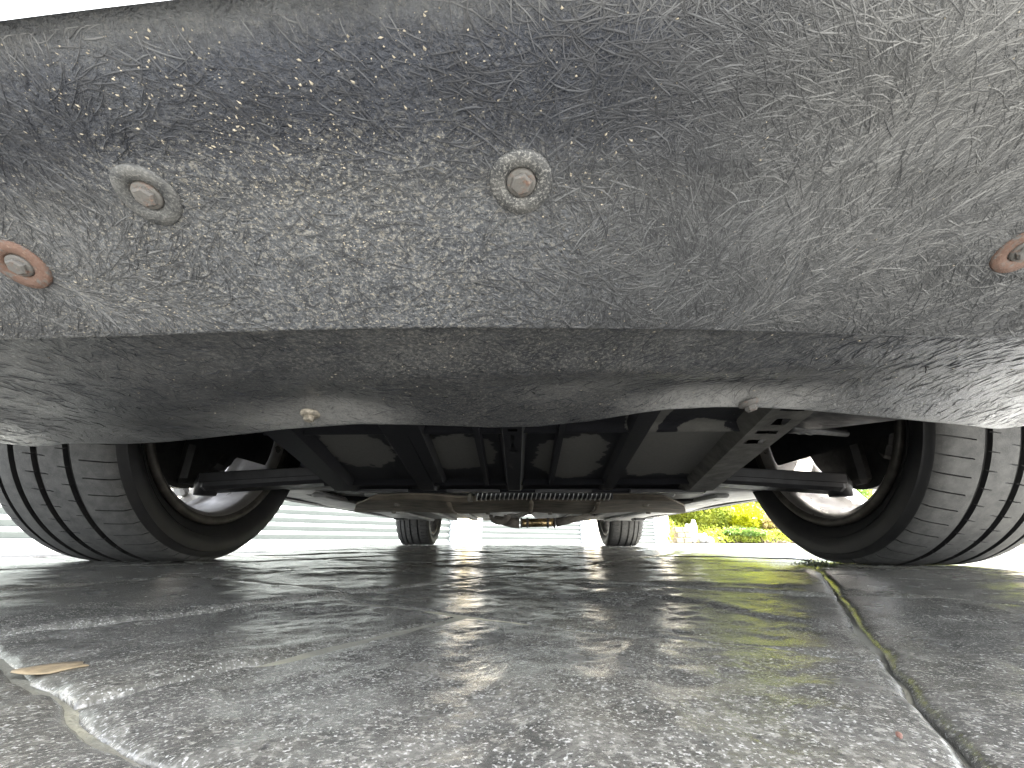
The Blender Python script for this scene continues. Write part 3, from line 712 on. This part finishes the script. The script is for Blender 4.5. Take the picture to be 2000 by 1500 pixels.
# ---- corrugated hose behind the tray
p0 = at_y(930, 969, 1.14); p1 = at_y(1195, 966, 1.14); N = 30
hose = MB(); pts = []; rad = []
for i in range(N*4):
    t = i/(N*4-1); q = p0.lerp(p1, t); pts.append(q+Vector((0, 0, .002*math.sin(t*5)+.004))); rad.append((.010, .0145, .0155, .0145)[i % 4])
hose.tube(pts, rad, 12); hs = part(hose.build('corrugated_hose', M['black'], None, True))
for i in range(N):
    t = (i+.5)/N; q = p0.lerp(p1, t)+Vector((0, 0, .002*math.sin(t*5)+.004)); vv = []
    for k in range(14):
        an = 2*math.pi*k/14
        for m_ in range(4):
            a2 = math.pi/2*m_*1.0; rr = .0162+.0014*math.cos(2*math.pi*m_/4); xx = .0015*math.sin(2*math.pi*m_/4)
            vv.append((q.x+xx+.004*math.sin(an), q.y+rr*math.cos(an), q.z+rr*math.sin(an)))
    mb = MB(); mb.add(vv, grid_faces(14, 4, wrap_u=True, wrap_v=True)); part(mb.build('hose_ring', M['zinc'], None, True), hs)
# ---- crossmember plate behind it
def sheet(name, rows_, mat, thick=.004, par=None, smooth=False, lab=None):
    """rows of points (front to back) -> a sheet with thickness upwards"""
    n = len(rows_[0]); A = [Vector(q) for r_ in rows_ for q in r_]; B = [q+Vector((0, 0, thick)) for q in A]; m = len(rows_)
    f = grid_faces(m, n); o = len(A); f += [tuple(o+i for i in reversed(q)) for q in grid_faces(m, n)]
    per = [i for i in range(n)]+[i*n+n-1 for i in range(1, m)]+[(m-1)*n+i for i in range(n-2, -1, -1)]+[i*n for i in range(m-2, 0, -1)]
    f += [(per[k], per[(k+1) % len(per)], o+per[(k+1) % len(per)], o+per[k]) for k in range(len(per))]
    ob = part(mesh_obj(name, A+B, f, mat, None, smooth), par)
    if lab: tag(ob, lab)
    return ob
xs_ = np.linspace(-1, 1, 25)
rows_ = []
for (y, hw, z) in ((1.17, .40, .152), (1.19, .43, .142), (1.30, .50, .139), (1.55, .60, .138), (1.72, .66, .140), (1.74, .66, .150)):
    rows_.append([(x*hw, y, z+.004*math.cos(x*9)+.012*max(0, abs(x)-.75)) for x in xs_])
xm = sheet('crossmember', rows_, M['brown'], .005, lab='dirt coated steel plate behind the engine tray')
for x in (-.20, .035, .225): 
    mb = MB(); mb.tube([(x, 1.21, .1385), (x*1.15, 1.45, .1365), (x*1.25, 1.70, .1385)], .007, 8); part(mb.build('stiffening_bead', M['brown'], None, True), xm)
for (x, y) in ((-.36, 1.25), (.37, 1.25), (-.47, 1.6), (.48, 1.6), (.12, 1.66), (-.12, 1.66)):
    mb = MB(); mb.hexprism((x, y, .138), (0, 0, -1), .009, .008); part(mb.build('bolt', M['dusty']), xm)
mb = MB(); mb.box((at_y(918, 978, 1.16).x, 1.16, .146), (.014, .02, .022), bev=.003); part(mb.build('clip', M['dusty']), xm)
# ---- floor pan and sills
def floorz(x): return .178-.010*abs(x)
rows_ = []
for y in np.linspace(1.10, 3.05, 16):
    rows_.append([(x, y, floorz(x)+.004*math.sin(y*7+x*3)+(.03 if abs(x) < .12 else 0)) for x in np.linspace(-.80, .80, 41)])
fl = sheet('floor_pan', rows_, M['floor'], .004, smooth=True, lab='light grey painted floor pan')
for s_ in (-1, 1):
    mb = MB()
    for x in (.30, .44, .60): mb.box((s_*x, 2.1, floorz(x)-.008), (.045, 1.7, .014), bev=.006)
    part(mb.build('floor_rail', M['floor'], None), fl)
    mb = MB(); mb.box((s_*.815, 2.15, .178), (.045, 1.75, .020), bev=.006); part(mb.build('sill_seam', M['black']), fl)
    for yy in (2.83,):
        mb = MB(); mb.box((s_*.78, yy, .174), (.075, .10, .034), bev=.008); part(mb.build('jack_pad', M['black']), fl)
    # black splash bracket behind the front wheel
    mb = MB(); mb.tube([(s_*.50, 1.50, .182), (s_*.56, 1.44, .178), (s_*.64, 1.40, .180), (s_*.70, 1.36, .194), (s_*.73, 1.34, .21)], [.010, .018, .020, .018, .012], 10)
    part(mb.build('splash_bracket', M['black'], None, True), fl)
    mb = MB(); mb.box((s_*.62, 1.30, .190), (.13, .09, .03), bev=.01); part(mb.build('drain_flap', M['black']), fl)
    for (x, y) in ((.52, 1.55), (.66, 1.62), (.46, 1.85), (.70, 1.9)):
        mb = MB(); mb.lathe([(0, .016), (-.003, .016), (-.004, .012), (-.003, .001)], 16, 'Z', (s_*x, y, floorz(x)+.001)); part(mb.build('rubber_plug', M['black'], None, True), fl)
# ---- exhaust
ex = MB(); e0 = at_y(905, 1012, 2.35); e1 = at_y(1150, 1006, 2.35)
xA, xB = at_y(1018, 1021.5, 2.35), at_y(1082, 1020.5, 2.35)
ex.tube([at_y(965, 1014, 2.35), at_y(1000, 1021, 2.35), at_y(1015, 1021.5, 2.35)], [.020, .026, .028], 16)
ex2 = MB(); ex2.tube([at_y(1086, 1020.5, 2.35), at_y(1105, 1017, 2.35), at_y(1130, 1011, 2.35), at_y(1165, 1005, 2.4)], [.024, .021, .019, .018], 16)
exh = part(ex.build('exhaust_pipe', M['dusty'], None, True)); part(ex2.build('pipe_cone', M['dusty'], None, True), exh)
mb = MB(); mb.tube([xA, xB], .0225, 20); part(mb.build('catalyst_sleeve', M['brass'], None, True), exh)
for q in (1018, 1030, 1070, 1083):
    mb = MB(); c_ = at_y(q, 1021, 2.35); mb.tube([c_-Vector((.006, 0, 0)), c_-Vector((.004, 0, 0)), c_+Vector((.004, 0, 0)), c_+Vector((.006, 0, 0))], [.0225, .0262, .0262, .0225], 20); part(mb.build('clamp_band', M['dusty'], None, True), exh)
mb = MB(); c_ = at_y(975, 1009, 2.3); pts = []
for k in range(13):
    an = math.pi*(1.0+k/12); pts.append((c_.x+.045*math.cos(an), c_.y, c_.z+.008+.036*math.sin(an)))
mb.tube(pts, [.010+.010*k/12 for k in range(13)], 12); part(mb.build('exhaust_hanger', M['dusty'], None, True), exh)
mb = MB(); mb.tube([(c_.x, 2.3, .20), (c_.x+.2, 2.5, .215), (c_.x+.1, 3.2, .21), (c_.x-.2, 3.9, .22)], .024, 14); part(mb.build('tail_section', M['dusty'], None, True), exh)

# ---- dark engine bay, arch liners, subframe
mb = MB(); mb.box((0, .95, .50), (1.10, 1.05, .02)); mb.box((0, 1.44, .345), (1.70, .02, .33)); mb.box((0, .47, .40), (1.0, .02, .22))
part(mb.build('engine_bay', M['black']))
mb = MB()
for (c_, d_) in (((0, .72, .36), (.44, .30, .22)), ((.12, .98, .34), (.30, .22, .18)), ((-.16, .95, .33), (.26, .26, .16)), ((.0, 1.22, .34), (.20, .34, .14))): mb.box(c_, d_, bev=.03)
part(mb.build('engine_block', M['dark']))
mb = MB(); mb.box((0, 1.03, .215), (.86, .11, .06), bev=.015); mb.box((-.36, .86, .205), (.07, .44, .05), bev=.012); mb.box((.36, .86, .205), (.07, .44, .05), bev=.012)
part(mb.build('subframe', M['dark']))
for yy in (YF, YR):
    for s_ in (-1, 1):
        prof = [(s_*.50, .372), (s_*.64, .378), (s_*.80, .378), (s_*.885, .372)]
        mb = MB(); mb.lathe(prof, 30, 'X', (0, yy, TR), R(-12), R(192)); part(mb.build('wheel_arch_liner', M['black'], None, True))
        mb = MB(); vs = [(s_*.50, yy+.372*math.cos(a), TR+.372*math.sin(a)) for a in np.linspace(R(-12), R(192), 25)]; mb.add(vs, [tuple(range(25))]); part(mb.build('arch_side_panel', M['black']))
def arm(px0, px1, y0, y1, x0, x1, w_, h, mat, s_):
    pass
for s_ in (-1, 1):
    # lower control arm: pressed channel from subframe to the hub
    mb = MB(); a = Vector((s_*.36, 1.02, .185)); b = Vector((s_*.715, .950, .152)); d = (b-a).normalized()
    rot = Matrix((d, Vector((0, 0, 1)).cross(d), d.cross(Vector((0, 0, 1)).cross(d)))).transposed()
    mb.box((a+b)/2, ((b-a).length, .075, .026), rot, .008); ca = part(mb.build('control_arm', M['black']))
    mb = MB(); mb.box((a+b)/2+Vector((0, -.036, .014)), ((b-a).length*.98, .006, .022), rot, .002); part(mb.build('arm_flange', M['black']), ca)
    mb = MB(); mb.lathe([(-.02, .001), (-.02, .022), (.01, .026), (.03, .02), (.03, .001)], 16, 'Z', b+Vector((0, 0, .0))); part(mb.build('ball_joint', M['black'], None, True), ca)
    mb = MB(); mb.hexprism(a+Vector((s_*.05, -.02, -.012)), (0, 0, -1), .011, .010); part(mb.build('bolt', M['dusty']), ca)
    # anti-roll bar / track rod
    mb = MB(); mb.tube([(s_*.30, .74, .236), (s_*.48, .75, .238), (s_*.52, .755, .238), (s_*.66, .82, .244)], [.008, .008, .010, .008], 12); part(mb.build('track_rod', M['black'], None, True))
    mb = MB(); mb.tube([(s_*.50, .75, .238), (s_*.515, .755, .238), (s_*.53, .762, .2385), (s_*.545, .77, .239), (s_*.56, .775, .2395)], [.012, .009, .012, .009, .011], 12); part(mb.build('rod_gaiter', M['black'], None, True))
    # drive shaft
    mb = MB(); mb.tube([(s_*.30, .95, .33), (s_*.40, .95, .33), (s_*.42, .95, .328), (s_*.58, .945, .322), (s_*.60, .945, .322), (s_*.68, .945, .322)], [.05, .05, .018, .018, .045, .05], 14); part(mb.build('drive_shaft', M['dark'], None, True))
# brake cooling scoop seen above the right arm
for s_ in (-1, 1):
    vs = []
    for i, x in enumerate(np.linspace(.46, .63, 8)):
        for j, y in enumerate(np.linspace(.56, .74, 7)):
            vs.append((s_*x, y, .216+.02*((x-.545)/.085)**2+.015*((y-.65)/.09)))
    o = part(mesh_obj('brake_duct', vs, grid_faces(8, 7), M['black'], None, True))

# ---- wheels
def tyre_mesh():
    hw = TW/2
    # lateral tread stations: grooves at fractions of the width (from the inner side)
    gr = [(-.135*TW*1.0-.010, .0095), (.045*TW, .0090), (.205*TW, .0085), (.335*TW, .0055)]
    tp = []     # tread profile (l, depth flag)
    edges = []
    for c_, w_ in gr: edges += [(c_-w_/2-.0012, 0), (c_-w_/2, 1), (c_+w_/2, 1), (c_+w_/2+.0012, 0)]
    L = [(-hw*.93, 0), (-hw*.86, 0), (-hw*.74, 0), (-hw*.62, 0), (-hw*.52, 0), (-hw*.50, 0)]+edges+[(hw*.80, 0), (hw*.86, 0), (hw*.93, 0)]
    for a_, b_ in ((1, 2), (2, 3), (3, 4)):
        pass
    for i in range(3):
        m0 = gr[i][0]+gr[i][1]/2+.0012; m1 = gr[i+1][0]-gr[i+1][1]/2-.0012
        L += [(m0+(m1-m0)*f, 0) for f in (.30, .36, .5, .64, .70)]
    L.sort()
    def rtop(l): return TR-.010*abs(l/hw)**3.2-.012*max(0, abs(l/hw)-.86)**1.5/.05
    inner = [(-hw*.66, RL-.004), (-hw*.80, RL+.004), (-hw*.90, RL+.016), (-hw*.965, RL+.028), (-hw*.95, RL+.0285), (-hw*1.0, RL+.038), (-hw*1.015, RL+.048), (-hw*1.0, RL+.060), (-hw*.975, TR-.022), (-hw*.955, TR-.0165)]
    prof = [(l, r_, 0, 1) for l, r_ in inner]+[(l, rtop(l)-(.0065 if d_ else 0), 2 if d_ else 1, 0) for l, d_ in L]+[(-l, r_, 0, 1) for l, r_ in reversed(inner)]
    npz = 64; st = [0, .215, .228, .272, .285, .715, .728, .772, .785]; NS = len(st); A = [(k+q)/npz for k in range(npz) for q in st]; n = len(prof); vs = []; fm = []
    def slit(l):     # depth of the sipe at this lateral position and which of the two slots per pitch
        u = l/hw
        if -.92 < u < -.505: return .0055, 0
        if gr[0][0]+.004 < l < gr[0][0]+.017: return .004, 1
        if gr[1][0]-.016 < l < gr[1][0]-.004 or gr[1][0]+.004 < l < gr[1][0]+.016: return .004, 0
        if u > .78: return .005, 1
        return 0, 0
    V3 = []
    for k, a in enumerate(A):
        ks = k % NS; slot = 0 if ks in (2, 3) else (1 if ks in (6, 7) else -1)
        for (l, r_, kind, sd_) in prof:
            dep, ph = slit(l) if kind == 1 else (0, 0)
            rr = r_-(dep if (dep and slot == ph) else 0); an = 2*math.pi*(a+.55*l/hw/npz)
            V3.append((l, rr*math.cos(an), rr*math.sin(an)))
    F = grid_faces(len(A), n, wrap_u=True)
    for i in range(len(A)):
        for j in range(n-1):
            k0, k1 = prof[j], prof[j+1]
            tread = k0[2] == 1 and k1[2] == 1
            q_ = slit((k0[0]+k1[0])/2)
            if tread and q_[0] and (i % NS) in ((1, 2, 3) if q_[1] == 0 else (5, 6, 7)): tread = False
            fm.append(1 if tread else 0)
    V3 = [(x*(1+.06*max(0, min(1, (-z-(TR-.03))/.03))), y, max(z, -(TR-.0065))) for x, y, z in V3]
    me = mesh_obj('tyre', V3, F, [M['side'], M['tread']], None, True, fm); return me
def flat_mesh(o):   # tyre flattened a touch where it carries the car is left to the ground contact
    return o.data
tyre_d = tyre_mesh(); bpy.context.view_layer.update()
try:
    tyre_d.data.set_sharp_from_angle(angle=R(35))
except Exception: pass
def rim_mesh():
    hw = TW/2; mb = MB()
    mb.lathe([(-hw*.80, RL+.004), (-hw*.86, RL+.006), (-hw*.90, RL+.002), (-hw*.90, RL-.006), (-hw*.83, RL-.012)], 96)
    o1 = mb.build('rim_lip', M['lip'], None, True)
    mb = MB(); mb.lathe([(-hw*.83, RL-.012), (-hw*.78, RL-.020), (-hw*.60, RL-.022), (-hw*.05, RL-.024), (hw*.05, RL-.028), (hw*.13, RL-.034), (hw*.19, RL-.034), (hw*.27, RL-.026), (hw*.55, RL-.020), (hw*.80, RL-.012), (hw*.95, RL+.004), (hw*.93, RL+.010)], 96)
    o2 = mb.build('rim', M['alu'], None, True)
    mb = MB()
    for k in range(5):
        for dd in (-.11, .11):
            a = 2*math.pi*k/5+dd; a2 = 2*math.pi*k/5+dd*1.9; u = Vector((0, math.cos(a), math.sin(a))); u2 = Vector((0, math.cos(a2), math.sin(a2)))
            p0_ = Vector((hw*.72, 0, 0))+u*.05; p1_ = Vector((hw*.80, 0, 0))+u2*(RL-.014); d = (p1_-p0_).normalized(); sx = Vector((1, 0, 0)); sy = d.cross(sx).normalized()
            rot = Matrix((d, sy, d.cross(sy))).transposed(); mb.box((p0_+p1_)/2, ((p1_-p0_).length, .026, .030), rot, .007)
    mb.lathe([(hw*.45, .03), (hw*.45, .07), (hw*.75, .072), (hw*.85, .05), (hw*.85, .001)], 32)
    o3 = mb.build('spokes', M['alu2'])
    mb = MB(); mb.lathe([(-.012, .085), (-.012, .165), (.012, .165), (.012, .085)], 64); mb.lathe([(-.010, .03), (-.010, .09), (.06, .09), (.06, .03)], 32)
    for k in range(26):
        for r_ in (.105, .128, .150):
            a = 2*math.pi*(k+r_*9)/26; mb.lathe([(-.0128, .0035), (-.0128, .0005)], 8, 'X', (0, r_*math.cos(a), r_*math.sin(a)))
    o4 = mb.build('brake_disc', M['dark'], None)
    mb = MB()
    for a in np.linspace(R(150), R(215), 8): mb.box((0.0, .135*math.cos(a), .135*math.sin(a)), (.075, .035, .085), Matrix.Rotation(a, 3, 'X'), .01)
    o5 = mb.build('brake_caliper', M['dark'])
    mb = MB()
    for dz_ in (-.006, .010): mb.box((-hw*.60, .16+dz_, -.148-dz_*.8), (.020, .008, .005), Matrix.Rotation(R(-42), 3, 'X'))
    o6 = mb.build('balance_weight', M['black'])
    mb = MB(); vs = [(-.072, .213*math.cos(a), max(-.080, .213*math.sin(a))) for a in np.linspace(R(-24), R(204), 40)]; vs += [(x-.004, y, z) for x, y, z in vs]
    mb.add(vs, [tuple(range(40)), tuple(range(79, 39, -1))]+[(k, k+1, 41+k, 40+k) for k in range(39)])
    o8 = mb.build('dust_shield', M['black'])
    mb = MB()
    mb.lathe([(-.04, .02), (-.04, .055), (.0, .06), (.04, .05), (.04, .02)], 24); mb.box((-.02, .0, -.095), (.03, .05, .12), None, .01)
    o7 = mb.build('hub_carrier', M['dark'])
    return o2, [o1, o3, o4, o5, o6, o7, o8]
rim_o, kids = rim_mesh()
k_w = 0
for yy in (YF, YR):
    for s_ in (-1, 1):
        if k_w == 0: wv, ty, kk = rim_o, tyre_d, kids
        else:
            wv = rim_o.copy(); COL.objects.link(wv); ty = tyre_d.copy(); COL.objects.link(ty); kk = []
            for q in kids: c_ = q.copy(); COL.objects.link(c_); kk.append(c_)
        wv.name = 'wheel'
        wv.parent = car; wv.location = Vector((s_*HT, yy, TR-.0065-.0030))-Vector(car.location)
        wv.rotation_euler = (0, 0, 0 if s_ > 0 else math.pi)
        for q in [ty]+kk: q.parent = wv
        k_w += 1

# ---- body shell (white), swept round the plan outline
def outline():
    P = []
    for X in np.linspace(0, .88, 40): P.append((X, float(Ylip(X))))
    P += [(.897, .40), (.905, .50)]
    P += [(.905, y) for y in np.linspace(.54, 3.72, 120)]
    for t in np.linspace(.05, 1, 16): P.append((.905-.155*t*t, 3.72+.42*(1-(1-t)**2)))
    P += [(x, 4.14+.03*(1-(x/.75)**2)) for x in np.linspace(.72, 0, 14)]
    L = [(-x, (float(Ylip(-x)) if (y < .40 and x < .88) else y)) for x, y in P[1:-1]]
    return P+L[::-1]
OUT = outline(); nO = len(OUT)
def zlow(x, y):
    z = .041+.1655+.02*x+float(corner(x)) if y < .56 else (.178 if y < 3.8 else .178+.25*(y-3.8))
    for yy in (YF, YR):
        d = abs(y-yy)
        if d < .365 and abs(x) > .7: z = max(z, TR+math.sqrt(max(0, .365**2-d*d)))
    return z
def zsh(y): return .60+.20*min(1, max(0, (y-.05)/1.1))**.7+.05*max(0, min(1, (y-2.2)/1.5))-.0*y
def ztop(y): return float(np.interp(y, [.05, .3, .7, 1.2, 1.45, 1.9, 2.3, 2.7, 3.3, 3.8, 4.17], [.62, .70, .78, .85, .90, 1.24, 1.35, 1.34, 1.18, .98, .86]))
bulge = [(0.0, .004), (.06, .012), (.18, .030), (.40, .044), (.65, .040), (.85, .022), (1.0, 0.0)]
rings = [[(x, y-.0055 if y < .4 else y, zlow(x, y)+.016) for x, y in OUT]]
for (h, out_) in bulge:
    rg = []
    for i, (x, y) in enumerate(OUT):
        a = Vector(OUT[i-1]); b = Vector(OUT[(i+1) % nO]); t = (b-a).normalized(); nn = Vector((t.y, -t.x))
        zl = zlow(x, y); zh = zsh(y); k = out_+.0005 if y < .5 else out_*.55
        rg.append((x+nn.x*k, y+nn.y*k, zl+(max(zh, zl+.03)-zl)*h))
    rings.append(rg)
body_rings = rings[1:]
cy_ = 2.1
for f in (.96, .86, .74, .60, .42, .22, .04):
    rg = []
    for (x, y) in OUT:
        yy = cy_+(y-cy_)*(1-(1-f)*.985) if True else y; yy = .30*y+.70*yy if f > .5 else yy
        g = min(1, (1-f)/.45); g = g*g*(3-2*g); zs = zsh(yy); zt = max(zs, ztop(yy))
        rg.append((x*f, yy, zs+(zt-zs)*g))
    body_rings.append(rg)
vs = [q for r_ in body_rings for q in r_]; F = grid_faces(len(body_rings), nO, wrap_v=True); F.append(tuple((len(body_rings)-1)*nO+i for i in range(nO)))
gl, pf = [], []
for q in F:
    c_ = sum((Vector(vs[i]) for i in q), Vector())/len(q)
    zs = zsh(c_.y); (gl if len(q) == 4 and ((1.5 < c_.y < 3.5 and c_.z > zs+.07 and c_.z < ztop(c_.y)-.035) or (1.46 < c_.y < 1.92 and abs(c_.x) < .60) or (2.8 < c_.y < 3.35 and abs(c_.x) < .5)) else pf).append(q)
part(mesh_obj('body_shell', vs, pf, M['paint'], None, True)); part(mesh_obj('window_glass', vs, gl, M['glass'], None, True))
for s_ in (-1, 1):
    mb = MB(); mb.lathe([(-.02, .09), (.0, .10), (.015, .08), (.02, .001)], 24, 'Z'); o = mb.build('headlight', M['glass'], None, True)
    o.data.transform(Matrix.Translation((s_*.62, float(Ylip(s_*.62))+.03, .60)) @ Matrix.Rotation(R(62), 4, 'X') @ Matrix.Diagonal((1.3, .7, 1, 1))); part(o)
mb = MB()
for k in range(6): mb.box((0, .030, .36+.03*k), (.62, .012, .014), bev=.003)
part(mb.build('radiator_grille', M['black']))

# ================================================================== SMALL THINGS ON THE GROUND
def flake(name, px, py, sx, sy, rot, mat, label, cat, z=.0004, curl=.0001, seed=1):
    p = at_z(px, py, -.002); r = random.Random(seed); n = 18; c, s = math.cos(rot), math.sin(rot); vs = [(0, 0, .0002)]
    for ring in (.55, 1.0):
        for k in range(n):
            a = 2*math.pi*k/n; rr = ring*(1+r.uniform(-.16, .16)); x, y = sx*rr*math.cos(a), sy*rr*math.sin(a)
            xx, yy = x*c-y*s, x*s+y*c; vs.append((xx, yy, float(relief(np.array(p.x+xx), np.array(p.y+yy))-relief(np.array(p.x), np.array(p.y)))+curl*ring*.5*math.sin(2*a+seed)))
    f = [(0, 1+k, 1+(k+1) % n) for k in range(n)]+[(1+k, 1+n+k, 1+n+(k+1) % n, 1+(k+1) % n) for k in range(n)]
    o = mesh_obj(name, vs, f, mat, None, True); o.location = (p.x, p.y, float(np.minimum(relief(np.array(p.x), np.array(p.y))-.0052, 0))+.00025)
    sm = o.modifiers.new('thick', 'SOLIDIFY'); sm.thickness = .0003
    return tag(o, label, cat)
flake('ground_scrap', 105, 1284, .0125, .0072, .05, M['amber'], 'flat ochre stain patch on the stamped concrete', 'leaf')  # an ochre stain, built as a thin raised flake
flake('ground_scrap', 1755, 1432, .0016, .0006, 1.0, M['red'], 'tiny reddish leaf scrap in the pale concrete joint', 'leaf', seed=4)
# moss tuft in the joint by the right front tyre
p = at_z(1597, 1106, -.004); r = np.random.default_rng(5); n = 500
c = np.stack([p.x+r.normal(0, .012, n), p.y+r.normal(0, .018, n), -.003+np.abs(r.normal(0, .004, n))], 1)
a = r.normal(size=(n, 3)); a[:, 2] = np.abs(a[:, 2]); a /= np.linalg.norm(a, axis=1)[:, None]; b = np.cross(a, r.normal(size=(n, 3))); b /= np.linalg.norm(b, axis=1)[:, None]
s = .0035*r.uniform(.5, 1.3, n)[:, None]
tag(fast_obj('moss', np.stack([c-a*s, c+b*s*.3, c+a*s, c-b*s*.3], 1).reshape(-1, 3), np.arange(4*n).reshape(n, 4), M['moss'], None), 'small dark moss tuft in the concrete joint beside the wide tyre', 'moss', kind='stuff')
print('slabs', n_sl, 'objects', len(bpy.data.objects))
